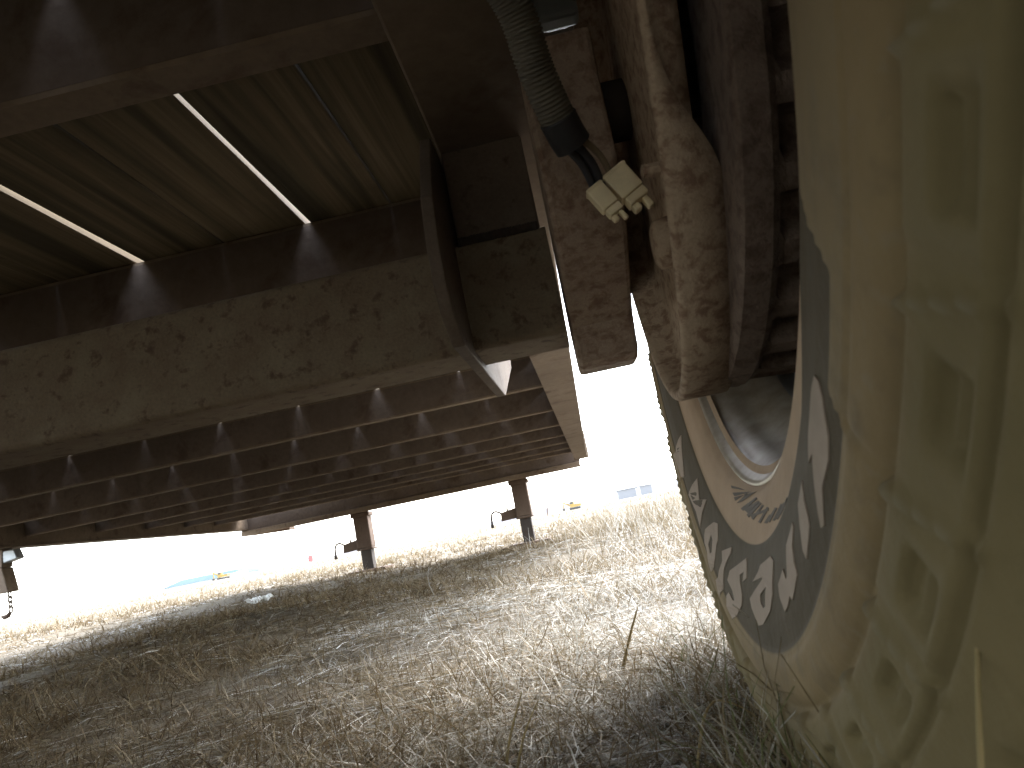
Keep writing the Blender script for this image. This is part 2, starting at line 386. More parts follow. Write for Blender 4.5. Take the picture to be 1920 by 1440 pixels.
# saddle under the right rail and the deep bracket plate beside it
MB().box((-.0565, .520, .1965), (.003, .527, ZB-.001)).box((-.0565, .5275, .1965), (-.05, .70, ZB-.001)).build('axle_saddle', M['plate'], T, bevel=.0015)
MB().prism_x([(.495, .269), (.478, .248), (.447, .205), (.436, .17), (.434, .142), (.442, .127), (.468, .112), (.688, .111), (.698, .113), (.834, .163), (.85, .185), (.85, .269)], -.0665, -.0585).build('axle_bracket', M['plate'], T, bevel=.001)
MB().prism_x([(.517, .269), (.487, .235), (.467, .152), (.492, .116), (.757, .126), (.80, .269)], -2.19, -2.182).build('axle_bracket', M['plate'], T)
bead = MB()
for i in range(26):
    px = -.055+i*.0022
    bead.tube([(px-.0014, ( .5155+random.uniform(-.0005,.0005)), .1968), (px+.0014, .5155, .1972+random.uniform(-.0004,.0004))], .0034, 7)
bead.build('weld_bead', M['dark'], T, True, kind='stuff')
# trailing arm
arm = [(.40, .262), (.409, .235), (.411, .190), (.425, .170), (.446, .153), (.490, .136), (.524, .121), (.534, .110), (.540, .0995), (.555, .096), (.590, .098), (.612, .112), (.618, .14), (.60, .175), (.54, .21), (.47, .255), (.435, .275)]
MB().prism_x(arm, .0095, .0535).build('torsion_arm', M['arm'], T, bevel=.004)

# brake backing dish: an irregular pressed plate with a wide rolled lip
dish = [(.258, .182, .0565), (.277, .150, .060), (.293, .123, .077), (.310, .100, .079), (.326, .082, .0795), (.345, .064, .0795), (.368, .050, .079), (.397, .0425, .079), (.425, .045, .079), (.450, .055, .079), (.474, .072, .079),
        (.490, .092, .079), (.508, .122, .079), (.524, .16, .078), (.53, .20, .077), (.525, .25, .076), (.505, .30, .072), (.46, .345, .068), (.40, .36, .064), (.335, .345, .060), (.285, .305, .058), (.258, .25, .057), (.252, .215, .056)]
def smooth_loop(P, it=2):
    for _ in range(it):
        Q = []
        for i in range(len(P)):
            a, b_ = P[i], P[(i+1) % len(P)]
            Q.append(tuple(.8*u+.2*w for u, w in zip(a, b_))); Q.append(tuple(.2*u+.8*w for u, w in zip(a, b_)))
        P = Q
    return P
dl = smooth_loop(dish, 2); n = len(dl); cy, cz = .40, .195
rings = []
def ring(x, inset, f=None):
    out = []
    for (y, z, xo) in dl:
        vy, vz = cy-y, cz-z; L = math.hypot(vy, vz)
        out.append(((xo if f is None else x), y+vy/L*inset, z+vz/L*inset))
    return out
lay = [ring(0, .004), ring(0, 0), ring(.0565, .0, 1), ring(.0545, .0012, 1), ring(.0538, .003, 1), ring(.0545, .0052, 1), ring(.0575, .0064, 1), ring(.066, .0075, 1), ring(.0705, .011, 1), ring(.0715, .022, 1), ring(.0715, .06, 1), ring(.068, .066, 1), ring(.068, .10, 1)]
vs = [p for q in lay for p in q]
for i, (y, z, xo) in enumerate(dl):                        # the narrow stretch above the kink
    if xo < .0575:
        for L_ in range(2, 7): pass
fs = [(j*n+i, j*n+(i+1) % n, (j+1)*n+(i+1) % n, (j+1)*n+i) for j in range(len(lay)-1) for i in range(n)]
fs.append(tuple((len(lay)-1)*n+i for i in range(n)))
bp = MB().add(vs, fs).build('brake_backing_plate', M['dish'], T, True)
MB().lathe_x([(.057, 0.), (.057, .009), (.059, .0125), (.0715, .0145)], 24, (.385, .122)).build('adjuster_plug', M['dish'], T, True)
MB().tube([(.049, .312, .132), (.056, .313, .132)], [.0028, .0034], 8).build('mounting_bolt', M['dish'], T)
MB().tube([(.05, .437, .226), (.0725, .437, .226)], .018, 24).build('spindle', M['dark'], T, True)

# ---------------------------------------------------------------- wheel (toe and camber of a tired axle)
TOE, CAM = .0187, .0445
WL = empty('wheel', (0, .3959, .211), T)
WL.rotation_euler = (0, CAM, -TOE)
PROF = [(.097, .205), (.0945, .2105), (.0905, .2142), (.0872, .2172), (.0842, .224), (.0827, .234), (.0818, .2402), (.0802, .2425), (.0762, .262), (.0750, .276), (.0752, .2868), (.0748, .2878), (.0738, .2893), (.0733, .294), (.0740, .302), (.0762, .3063),
        (.0785, .3083), (.0772, .3105), (.0752, .3125), (.0756, .320), (.0775, .334), (.0772, .337), (.0785, .341), (.0835, .352), (.092, .362), (.104, .370), (.124, .3765), (.18, .380), (.25, .378), (.28, .366), (.298, .335), (.306, .29), (.298, .25), (.282, .215), (.275, .205)]
px = np.array([p[0] for p in PROF]); pr = np.array([p[1] for p in PROF])
s_ = np.concatenate([[0], np.cumsum(np.hypot(np.diff(px), np.diff(pr)))])
s_near = s_[list(pr).index(.370)]
ss = np.concatenate([np.arange(0, s_near, .0014), np.linspace(s_near, s_[-1], 40)])
fx, fr = np.interp(ss, s_, px), np.interp(ss, s_, pr)
for _ in range(1):
    fx[1:-1] = (fx[:-2]+2*fx[1:-1]+fx[2:])/4; fr[1:-1] = (fr[:-2]+2*fr[1:-1]+fr[2:])/4
NT = 900; th = np.linspace(0, 2*np.pi, NT, endpoint=False)
def band(x, a, b, e): return sm(a-e, a+e, x)*(1-sm(b-e, b+e, x))
side_r = pr[:25]; side_x = px[:25]
def sidewall_x(r): return float(np.interp(r, side_r, side_x))
RR, TH = np.meshgrid(fr, th, indexing='ij'); XX = np.repeat(fx[:, None], NT, 1)
deg = np.degrees(TH); pitch = 8.
ph = ((deg - (360-144.9)) % pitch)/pitch                     # 0 at the radial edge between two shoulder blocks
front = (XX < .12)
h = np.zeros_like(XX)
h += -.0036*band(RR, .3222, .3325, .0009)*band(ph*pitch, 2.2, 5.2, .35)*front     # pocket
h += .0030*band(RR, .3265, .3278, .0006)*band(ph*pitch, 2.4, 5.0, .2)*front       # rib in the pocket
sl = ph*pitch + (RR-.312)*60.                                                     # slanted edge of each block
h += .0026*band(RR, .310, .3405, .0012)*(np.exp(-((sl % pitch)-.9)**2/.06))*front
h += .0022*band(RR, .3125, .3375, .001)*band(ph*pitch, .9, 6.6, .3)*front*(((deg//pitch) % 2) == 0)*.6
h += -.0034*band(RR, .336, .3392, .0009)*front
alt = np.where((np.floor((deg-(360-144.9))/pitch) % 2) == 0, 1., 0.)
h += -.004*band(ph*pitch, 6.6, 7.9, .3)*sm(.347, .362, RR)*(1-sm(.12, .16, XX))*1.
# kink of the dark panel's border: the panel ends in a raised dusty land
dd = np.where(deg > 180, deg-360, deg)
rout = .2783 + .0093*sm(-136.6, -135.2, dd) - .035*(1-sm(-145.2, -142.6, dd))
h += .0016*sm(-.0006, .0010, RR-rout)*(1-sm(.287, .2895, RR))*front
h += -.0012*np.exp(-((dd+136.)/.35)**2)*band(RR, .285, .309, .001)*front
h += -.0007*np.exp(-((RR-.2895)/.0009)**2)*front
# outward direction of the profile
tx, tr = np.gradient(fx), np.gradient(fr); L = np.hypot(tx, tr)+1e-9
nxp, nrp = (-tr/L)[:, None], (tx/L)[:, None]
sgn = np.where(nxp*0-1 < 0, 1, 1)
XX2 = XX + h*nxp*sgn; RR2 = RR + h*nrp*sgn
V = np.stack([XX2, RR2*np.cos(TH), RR2*np.sin(TH)], -1)
K = len(fr); I = np.arange(K*NT).reshape(K, NT); I2 = np.roll(I, -1, 1)
q = np.stack([I[:-1], I2[:-1], I2[1:], I[1:]], -1).reshape(-1, 4)
ty = np_mesh('tyre', V.reshape(-1, 3), q, M['tyre'], tint=np.clip(h, -.01, .004).ravel()*100, smooth=True); ty.parent = WL

LET = [
  ([(0.0974,-0.2328),(0.1266,-0.2378),(0.1417,-0.2473),(0.1317,-0.257),(0.1223,-0.2646),(0.1008,-0.2549),(0.0855,-0.2428),(0.086,-0.2335)],[(0.1055,-0.2404),(0.1218,-0.247),(0.1214,-0.253),(0.1108,-0.2517),(0.102,-0.2435)]),
  ([(0.0461,-0.2451),(0.0736,-0.2486),(0.0742,-0.2544),(0.108,-0.2682),(0.1004,-0.2775),(0.0821,-0.2688),(0.0716,-0.2589),(0.0489,-0.2487)],[]),
  ([(0.0044,-0.248),(0.0515,-0.2579),(0.0636,-0.2641),(0.0503,-0.2685),(0.0471,-0.2732),(0.0543,-0.2746),(0.0646,-0.2709),(0.0794,-0.2745),(0.0767,-0.2802),(0.06,-0.2849),(0.0253,-0.2733),(0.0199,-0.2674),(0.0227,-0.2604),(0.0227,-0.2577),(0.0115,-0.2552),(0.0151,-0.2603),(0.0035,-0.2576),(0.0036,-0.2526)],[]),
  ([(-0.0614,-0.2425),(-0.0336,-0.2483),(-0.0268,-0.2521),(-0.0124,-0.2576),(-0.0369,-0.2533),(-0.0388,-0.2538),(-0.0023,-0.2665),(-0.0046,-0.2706),(-0.0177,-0.2767),(-0.0316,-0.274),(-0.0528,-0.2654),(-0.063,-0.2575),(-0.0666,-0.2489),(-0.0676,-0.2438)],[(-0.0482,-0.256),(-0.0319,-0.2613),(-0.0307,-0.2646),(-0.036,-0.2665),(-0.0422,-0.265),(-0.0448,-0.2603)]),
  ([(-0.1192,-0.227),(-0.1019,-0.2356),(-0.1014,-0.2423),(-0.0996,-0.2469),(-0.0961,-0.248),(-0.0929,-0.2448),(-0.0786,-0.2519),(-0.0787,-0.2566),(-0.0862,-0.2612),(-0.0935,-0.258),(-0.1001,-0.2535),(-0.104,-0.2546),(-0.1106,-0.2503),(-0.1185,-0.2446),(-0.1185,-0.2429),(-0.116,-0.2406),(-0.1166,-0.2349),(-0.1211,-0.2284)],[]),
  ([(-0.1458,-0.2133),(-0.1343,-0.2207),(-0.1346,-0.2276),(-0.1342,-0.2352),(-0.1383,-0.2377),(-0.1495,-0.2273),(-0.1496,-0.2244),(-0.1467,-0.2193)],[]),
  ([(-0.1863,-0.1862),(-0.1784,-0.1895),(-0.1663,-0.2003),(-0.1621,-0.2084),(-0.1682,-0.206),(-0.1654,-0.2141),(-0.1638,-0.227),(-0.1674,-0.2263),(-0.1742,-0.2157),(-0.1858,-0.2086),(-0.1904,-0.2027),(-0.1916,-0.1928),(-0.1896,-0.1881)],[]),
  ([(0.1435,-0.2041),(0.1863,-0.2149),(0.1564,-0.2268),(0.1494,-0.2381),(0.1176,-0.2189),(0.1394,-0.2187)],[]),
  ([(0.1874,-0.1705),(0.2337,-0.1837),(0.2234,-0.2041),(0.1911,-0.2006),(0.1875,-0.1866)],[]),
]
def densify(P, step):
    out = []
    for i in range(len(P)):
        a, b_ = P[i], P[(i+1) % len(P)]; k = max(1, int(math.hypot(b_[0]-a[0], b_[1]-a[1])/step))
        out += [(a[0]+(b_[0]-a[0])*j/k, a[1]+(b_[1]-a[1])*j/k) for j in range(k)]
    return out
def glyph(mb, outer, hole, lift, step=.004):
    loops = [densify(outer, step)] + ([densify(hole, step)] if hole else [])
    flat = [p for L_ in loops for p in L_]; nn = len(flat)
    tri = tessellate_polygon([[Vector((y, z, 0)) for y, z in L_] for L_ in loops])
    def xat(p, l): return sidewall_x(math.hypot(*p)) - l
    vs = [(xat(p, lift), *p) for p in flat] + [(xat(p, -.0008), *p) for p in flat]
    fs = [tuple(t) for t in tri]; o = 0
    for L_ in loops:
        k = len(L_); fs += [(o+i, o+(i+1) % k, nn+o+(i+1) % k, nn+o+i) for i in range(k)]; o += k
    mb.add(vs, fs)
for outer, hole in LET:
    mb = MB(); glyph(mb, outer, hole, .00045); mb.build('sidewall_letter', M['letter'], WL)
# the same pale flame shapes carry on round the tyre where the arm and drum hide them
for rot in (52, 84, 116, 150, 185, 217):
    for outer, hole in (LET[6], LET[4]):
        ca, sa = math.cos(math.radians(-rot)), math.sin(math.radians(-rot))
        mb = MB(); glyph(mb, [(y*ca-z*sa, y*sa+z*ca) for y, z in outer], [], .00045); mb.build('sidewall_letter', M['letter'], WL)
BARS = [[(0.0899,-0.1824),(0.0628,-0.183),(0.0505,-0.192),(0.0734,-0.1974)],[(0.053,-0.204),(0.0238,-0.2003),(0.023,-0.2029),(0.0503,-0.2055)],[(0.0469,-0.208),(0.0078,-0.2049),(0.0057,-0.2068),(0.0405,-0.2099)],[(0.0413,-0.2105),(-0.0072,-0.2074),(0.0215,-0.2127),(0.0327,-0.2137),(0.0114,-0.2078),(0.0372,-0.2123)],
 [(0.0222,-0.2164),(-0.0117,-0.2107),(-0.0168,-0.2115),(0.0159,-0.2175)],[(0.0147,-0.2166),(-0.0195,-0.2124),(-0.0253,-0.2129),(0.0027,-0.2186)],[(0.0072,-0.2194),(-0.0265,-0.2132),(-0.032,-0.2136),(0.0017,-0.2207)],[(-0.0051,-0.2207),(-0.0343,-0.2142),(-0.0382,-0.2146),(-0.009,-0.2216)],[(-0.0034,-0.2192),(-0.0494,-0.2157),(-0.0486,-0.217),(-0.0054,-0.2204)],[(-0.0221,-0.2225),(-0.0457,-0.2153),(-0.0499,-0.2157),(-0.0277,-0.2228)],
 [(-0.0366,-0.2226),(-0.0516,-0.2186),(-0.0564,-0.2189),(-0.0434,-0.2226)],[(-0.0464,-0.2211),(-0.066,-0.2156),(-0.0703,-0.216),(-0.0505,-0.2221)],[(-0.0578,-0.2212),(-0.08,-0.2143),(-0.0829,-0.2147),(-0.0627,-0.2212)],[(-0.0658,-0.2205),(-0.0857,-0.214),(-0.0893,-0.2146),(-0.0704,-0.2206)],[(-0.0736,-0.2184),(-0.0948,-0.2121),(-0.0973,-0.2126),(-0.0776,-0.219)]]
mb = MB()
for P in BARS[1:]:
    Q = []
    for y, z in P:
        rr_ = math.hypot(y, z); k = (.2205+(rr_-.2120)*.95)/rr_; k = max(k, .2168/rr_); Q.append((y*k, z*k))
    glyph(mb, Q, [], .0004, .003)
mb.build('moulded_small_print', M['ink'], WL)
# rim: rolled lip, flange, deep barrel and disc
rim = MB().lathe_x([(.1005, .2065), (.0965, .2125), (.0925, .2152), (.0905, .2150), (.0900, .2130), (.0918, .2112), (.0960, .2085), (.1000, .2062)], 200)
rim.build('rim_lip', M['rimlip'], WL, True)
rim = MB().lathe_x([(.0995, .2068), (.104, .2035), (.112, .2015), (.120, .1985), (.128, .1925), (.138, .189)], 200)
rim.build('rim_flange', M['rimlip'], WL, True)
rim = MB().lathe_x([(.138, .189), (.142, .1882), (.165, .1865), (.200, .186), (.23, .190), (.245, .198), (.26, .205)], 200).lathe_x([(.205, .186), (.212, .17), (.215, .12), (.21, .05), (.21, 0.)], 120)
rim.build('rim_barrel', M['rim'], WL, True)
a = math.radians(-113.5); MB().tube([(.108, .2030*math.cos(a), .2030*math.sin(a)), (.108, .2019*math.cos(a), .2019*math.sin(a))], .0013, 10).build('rim_hole', M['dark'], WL)
# drum: flange ring, then a body with cast fins across it
nd = 192; dp = [(.083, .100), (.083, .158), (.0842, .1615), (.0945, .1625), (.0975, .1605), (.100, .1595), (.150, .1605), (.156, .152), (.158, .07)]
mb = MB(); k = len(dp); vs = []
for j in range(nd):
    a = 2*math.pi*j/nd; fin = -.0085*(1 if (j % 6) in (0, 1, 2) else 0) + random.uniform(-.0007, .0007)
    for x, rr_ in dp:
        e = fin if .098 < x < .153 else random.uniform(-.0003, .0003)
        vs.append((x, (rr_+e)*math.cos(a), (rr_+e)*math.sin(a)))
fs = [(j*k+i, j*k+i+1, ((j+1) % nd)*k+i+1, ((j+1) % nd)*k+i) for j in range(nd) for i in range(k-1)]
mb.add(vs, fs).build('brake_drum', M['drum'], WL)

def unseen_wheel(x, y, rz):
    w2 = empty('wheel', (x, y, .211), T); w2.rotation_euler = (0, 0, rz)
    for ch in list(WL.children):
        if ch.name.split('.')[0] in ('tyre', 'rim_barrel', 'rim_flange', 'rim_lip', 'brake_drum'):
            c2 = ch.copy(); C.objects.link(c2); c2.parent = w2
unseen_wheel(.015, -.50, -.01); unseen_wheel(XL-.01, .3959, math.pi); unseen_wheel(XL-.01, -.50, math.pi)  # unseen wheels, added to keep side and rear light off the underside

# ---------------------------------------------------------------- fender over the wheel, inner skirt beside the rail
fd = MB(); prof = [(-1.35, .36), (-1.30, .44), (-1.20, .56), (-1.06, .64)] + [(-.9+.1*i, .665) for i in range(13)] + [(.48, .648), (.62, .60), (.73, .53), (.80, .45), (.835, .40)]
n = len(prof)-1; vs = []
for (y, z) in prof: vs += [(.016, y, z), (.36, y, z), (.36, y, z+.004), (.016, y, z+.004)]
fs = [(i*4+q_, i*4+(q_+1) % 4, (i+1)*4+(q_+1) % 4, (i+1)*4+q_) for i in range(n) for q_ in range(4)]
fd.add(vs, fs)
sk = [(y, z-.0005) for y, z in prof if z > .41]
fd.prism_x(sk + [(sk[-1][0], .395), (sk[0][0], .395)], .0145, .019)
fd.prism_x([(y, z-.0005) for y, z in prof] + [(.78, .40), (.70, .46), (.45, .50), (-1.0, .50), (-1.2, .42)], .3555, .3602)  # outer skirt and rearward length, unseen, added to block sky light
fd.build('fender', M['dark'], T)

# ---------------------------------------------------------------- brake wiring
loom = []
path = [Vector(p) for p in [(-.022, .27, .266), (-.008, .30, .258), (.0105, .325, .235), (.0165, .345, .207), (.0235, .362, .186), (.0275, .369, .178)]]
def resample(P, n):
    d = [0]
    for i in range(1, len(P)): d.append(d[-1]+(P[i]-P[i-1]).length)
    out = []
    for k in range(n):
        t = d[-1]*k/(n-1); i = 0
        while i < len(P)-2 and d[i+1] < t: i += 1
        f = (t-d[i])/(d[i+1]-d[i])
        p0, p1, p2, p3 = P[max(i-1, 0)], P[i], P[i+1], P[min(i+2, len(P)-1)]
        out.append(.5*((2*p1)+(-p0+p2)*f+(2*p0-5*p1+4*p2-p3)*f*f+(-p0+3*p1-3*p2+p3)*f**3))
    return out
pp = resample(path, 220)
lo = MB().tube(pp[:196], [(.0092, .0091, .0081)[i % 3] for i in range(196)], 20).build('wire_loom', M['loom'], T, True)
MB().tube(pp[192:], [.0089, .0097, .0099]+[.0097]*(len(pp)-196)+[.0075], 18).build('tape_wrap', M['tape'], lo, True)
for dx, mt, w, end in ((-.004, M['wireb'], .0022, (.0345, .386, .159)), (.001, M['wireb'], .0024, (.0385, .386, .160)), (.006, M['wiret'], .0018, (.0445, .386, .164))):
    a_ = Vector((.0265+dx, .368, .180)); e_ = Vector(end); mdl = (a_+e_)/2+Vector((.002, 0, .001))
    MB().tube(resample([a_, mdl, e_], 10), w, 8).build('wire', mt, lo, True)
def connector(c0, ax_, w, L_):
    """moulded crimp connector: a stepped block with ridges and two clipped tails"""
    ax_ = Vector(ax_).normalized(); sd_ = ax_.cross(Vector((0, 1, 0))).normalized(); dp_ = ax_.cross(sd_)
    mb = MB(); c0 = Vector(c0)
    def blk(t0, t1, hw, hd, o=0.):
        P = []
        for t in (t0, t1):
            for s1, s2 in ((-1, -1), (1, -1), (1, 1), (-1, 1)): P.append(c0+ax_*(t*L_)+sd_*(s1*hw*w+o*w)+dp_*(s2*hd*w))
        mb.hexa(P)
    blk(0, .66, .46, .40); blk(.02, .10, .49, .43); blk(.662, .86, .40, .34, .03); blk(.862, 1.02, .15, .2, -.2); blk(.862, 1.12, .12, .18, .22)
    return mb.build('wire_connector', M['conn'], lo, bevel=.0009)
connector((.0335, .384, .1600), (.47, .02, -.88), .0108, .022)
connector((.0452, .386, .1668), (.47, .02, -.88), .0150, .025)
MB().box((.027, .43, .292), (.0535, .445, .318)).box((.031, .445, .296), (.049, .452, .314)).build('cable_clip', M['grey'], T, bevel=.003)

# ---------------------------------------------------------------- landing jacks on the front beam
def jack(x, y, zg, lite):
    mb = MB().box((x-.0475, y, .012), (x+.0475, y+.095, .2315)).box((x-.060, y-.008, .205), (x+.060, y+.103, .2318)).box((x-.052, y-.004, .000), (x+.052, y+.099, .0118))
    o = mb.build('landing_jack', M['jack'], T, bevel=.006)
    MB().box((x-.034, y+.014, zg+.012), (x+.034, y+.081, .0005)).build('inner_leg', M['dark'], o, bevel=.003)
    MB().box((x-.115, y-.045, zg-.004), (x+.125, y+.14, zg+.0118)).build('foot_plate', M['jack'], o, bevel=.003)
    g = MB().hexa([(x-.145,y+.02,.006),(x-.048,y+.02,.010),(x-.048,y+.08,.010),(x-.145,y+.08,.006),(x-.140,y+.02,.058),(x-.048,y+.02,.072),(x-.048,y+.08,.072),(x-.140,y+.08,.058)])
    g.tube([(x-.10, y+.05, .06), (x-.10, y+.05, .082)], .007, 8); g.build('gear_box', M['jack'], o, bevel=.005)
    c = [(x-.135, y+.05, .048), (x-.152, y+.05, .062), (x-.172, y+.05, .071), (x-.192, y+.05, .066), (x-.203, y+.05, .045), (x-.206, y+.05, .015), (x-.207, y+.05, -.012)]
    MB().tube(resample([Vector(q_) for q_ in c], 24), .0062, 8).tube([(x-.2065, y+.05, .0), (x-.207, y+.05, -.022)], .010, 8).build('crank_handle', M['dark'], o, True)
    return o
jack(-.425, 4.645, float(ground_z(-.425, 4.7))+.012, 0)
jack(-1.445, 4.735, float(ground_z(-1.445, 4.78))+.012, 1)

# hanging pocket under the left rail with a short chain
hp = MB().hexa([(-2.33,2.74,.108),(-2.203,2.74,.106),(-2.203,2.80,.106),(-2.33,2.80,.108),(-2.33,2.74,.2),(-2.222,2.74,.2),(-2.222,2.80,.2),(-2.33,2.80,.2)])
hp.hexa([(-2.33,2.742,.2005),(-2.222,2.742,.2005),(-2.222,2.798,.2005),(-2.33,2.798,.2005),(-2.33,2.742,.2695),(-2.214,2.742,.2695),(-2.214,2.798,.2695),(-2.33,2.798,.2695)])
hp = hp.build('stake_pocket', M['rail'], T, bevel=.004)
MB().hexa([(-2.22,2.745,.215),(-2.163,2.75,.224),(-2.163,2.79,.224),(-2.22,2.795,.215),(-2.22,2.745,.262),(-2.176,2.75,.262),(-2.176,2.79,.262),(-2.22,2.795,.262)]).build('end_cap', M['rim'], hp, bevel=.004)
for i in range(4):
    zc = .098-.018*i; al = i % 2; pts = []
    for k in range(17):
        a = 2*math.pi*k/16; u, w = .0075*math.cos(a), .0125*math.sin(a)
        pts.append((-2.222+(u if al else 0), 2.77+(0 if al else u), zc+w))
    MB().tube(pts, .0028, 6).build('chain_link', M['jack'], hp, True)
MB().tube([(-2.226, 2.77, .032), (-2.235, 2.77, .022), (-2.25, 2.77, .018), (-2.262, 2.77, .024)], [.006, .009, .009, .004], 8).build('chain_hook', M['jack'], hp, True)

# ---------------------------------------------------------------- far things in the field
def gz(x, y): return float(ground_z(x, y))
# long pale-blue hall
x0, x1, y0, y1 = 6.3, 15.0, 200, 214
b_ = empty('metal_building', ((x0+x1)/2, y0, gz(8, 200)))
tag(b_, 'pale blue grey metal hall with a white door on the horizon beside the tyre', 'building')
def rel(o, parent): o.matrix_parent_inverse = Matrix.Translation(-parent.location); return o
rel(MB().box((x0, y0, GZ-1), (x1, y1, 2.05)).build('wall', M['shedw'], b_), b_)
rel(MB().hexa([(x0-.2,y0-.2,2.052),(x1+.2,y0-.2,2.052),(x1+.2,y1+.2,2.052),(x0-.2,y1+.2,2.052),(x0-.2,y0-.2,2.2),(x1+.2,y0-.2,2.2),(x1,y1,2.7),(x0,y1,2.7)]).build('roof', M['shedw'], b_), b_)
rel(MB().box((11.0, y0-.06, GZ-.5), (12.0, y0-.003, 1.9)).build('door', M['shedt'], b_), b_)
# long low pale shed
b_ = empty('long_shed', (-1, 260, gz(-1, 260))); tag(b_, 'long low pale shed on the horizon behind the yellow digger', 'building')
rel(MB().box((-5.5, 260, GZ-1), (6.5, 268, 1.9)).build('wall', M['pale'], b_), b_)
rel(MB().hexa([(-5.8,259.7,1.902),(6.8,259.7,1.902),(6.8,268.3,1.902),(-5.8,268.3,1.902),(-5.8,259.7,2.05),(6.8,259.7,2.05),(6.4,264,2.5),(-5.4,264,2.5)]).build('roof', M['shedt'], b_), b_)
# yellow digger
def digger(name, cx, cy, s, label):
    g_ = gz(cx, cy); b_ = empty(name, (cx, cy, g_)); tag(b_, label, 'digger')
    def P(mb, nm, m_): mb.v = [(cx+x*s, cy+y*s, g_+z*s) for x, y, z in mb.v]; rel(mb.build(nm, m_, b_), b_)
    P(MB().box((-1.3,-1,.0),(1.3,-.5,.5)).box((-1.3,.5,.0),(1.3,1,.5)), 'track', M['tyreb'])
    P(MB().box((-1.1,-.9,.55),(1.5,.9,1.15)), 'body', M['yellow'])
    P(MB().box((-1.0,-.8,1.152),(-.1,.1,1.9)), 'cab', M['yellow'])
    P(MB().box((-1.02,-.83,1.35),(-.3,-.803,1.75)), 'window', M['glass'])
    P(MB().hexa([(-1.2,-.15,.9),(-1.0,-.15,1.2),(-1.0,.15,1.2),(-1.2,.15,.9),(-2.6,-.15,1.9),(-2.5,-.15,2.2),(-2.5,.15,2.2),(-2.6,.15,1.9)]), 'boom', M['yellow'])
    P(MB().hexa([(-2.7,-.12,.5),(-2.5,-.12,.5),(-2.5,.12,.5),(-2.7,.12,.5),(-2.7,-.12,2.1),(-2.5,-.12,2.1),(-2.5,.12,2.1),(-2.7,.12,2.1)]), 'stick', M['yellow'])
    P(MB().prism_x([(-.3,.1),(.3,.1),(.3,.6),(-.3,.6)], -2.9, -2.4), 'bucket', M['tyreb'])
digger('digger', -3.3, 130, .72, 'yellow digger on the horizon left of the pale blue hall')
digger('digger', -82.5, 165, .85, 'yellow digger parked in front of the blue roofed shed')
# blue roofed shed, white heap beside it
b_ = empty('blue_roofed_shed', (-95, 180, gz(-95, 180))); tag(b_, 'low shed with a long blue roof on the left horizon', 'building')
rel(MB().box((-105, 180, GZ-1), (-86, 192, .35)).build('wall', M['pale'], b_), b_)
rel(MB().hexa([(-106,179.7,.352),(-85.4,179.7,.352),(-85.4,192.3,.352),(-106,192.3,.352),(-101.5,182,1.62),(-87.6,182,1.62),(-87.6,187,1.62),(-101.5,187,1.62)]).build('roof', M['blue'], b_), b_)
b_ = MB().hexa([(-86,170,GZ-.3),(-80.6,170,GZ-.3),(-80.6,174,GZ-.3),(-86,174,GZ-.3),(-85.6,170,.55),(-81.2,170,.9),(-81.2,174,.9),(-85.6,174,.55)]).tube([(-84.6,169.9,-.1),(-84.6,170.4,-.1)], .35, 14).tube([(-82,169.9,-.1),(-82,170.4,-.1)], .35, 14)
tag(b_.build('box_trailer', M['shedt'], bevel=.05), 'white box trailer standing right of the blue roofed shed', 'trailer')
b_ = MB().prism_x([(149.,-.6),(156.,-.6),(156.,1.0),(152.5,1.5),(149.,1.0)], 17.3, 22.)
tag(b_.build('small_shed', M['teal']), 'small teal shed at the foot of the hill, close to the tyre edge', 'building')
# pale tank with a red end
b_ = empty('steel_tank', (-15.3, 40, gz(-15.3, 40))); tag(b_, 'small pale tank lying in the field with a red round end', 'tank')
tk = MB().tube([(-16.05, 40.3, .13), (-15.19, 40.03, .13)], .165, 28).box((-15.95,40.1,GZ-.1),(-15.8,40.4,-.04)).box((-15.4,39.95,GZ-.1),(-15.28,40.2,-.04)); rel(tk.build('body', M['white'], b_), b_)
rel(MB().tube([(-15.187, 40.028, .13), (-15.15, 40.016, .13)], [.185, .185], 28).build('end_disc', M['red'], b_), b_)
tag(MB().tube([(-2.62, 42, GZ-.2), (-2.55, 42, .34)], .03, 8).build('fence_post', M['jack']), 'thin leaning post in the field right of the nearer jack', 'post')
# crumpled white scrap
mb = MB(); n = 9; vs = []
for i in range(n):
    for j in range(n):
        u, w = (i/(n-1)-.5)*.10, (j/(n-1)-.5)*.09
        vs.append((-1.57+u, 3.45+w, gz(-1.57, 3.45)+.018+.008*math.sin(i*1.1+j)+.007*math.cos(j*1.7-i*.8)+random.uniform(0, .006)))
mb.add(vs, [(i*n+j, i*n+j+1, (i+1)*n+j+1, (i+1)*n+j) for i in range(n-1) for j in range(n-1)])
o = mb.build('paper_scrap', M['white']); md = o.modifiers.new('t', 'SOLIDIFY'); md.thickness = .002
tag(o, 'crumpled white paper scrap lying in the straw under the trailer', 'litter')

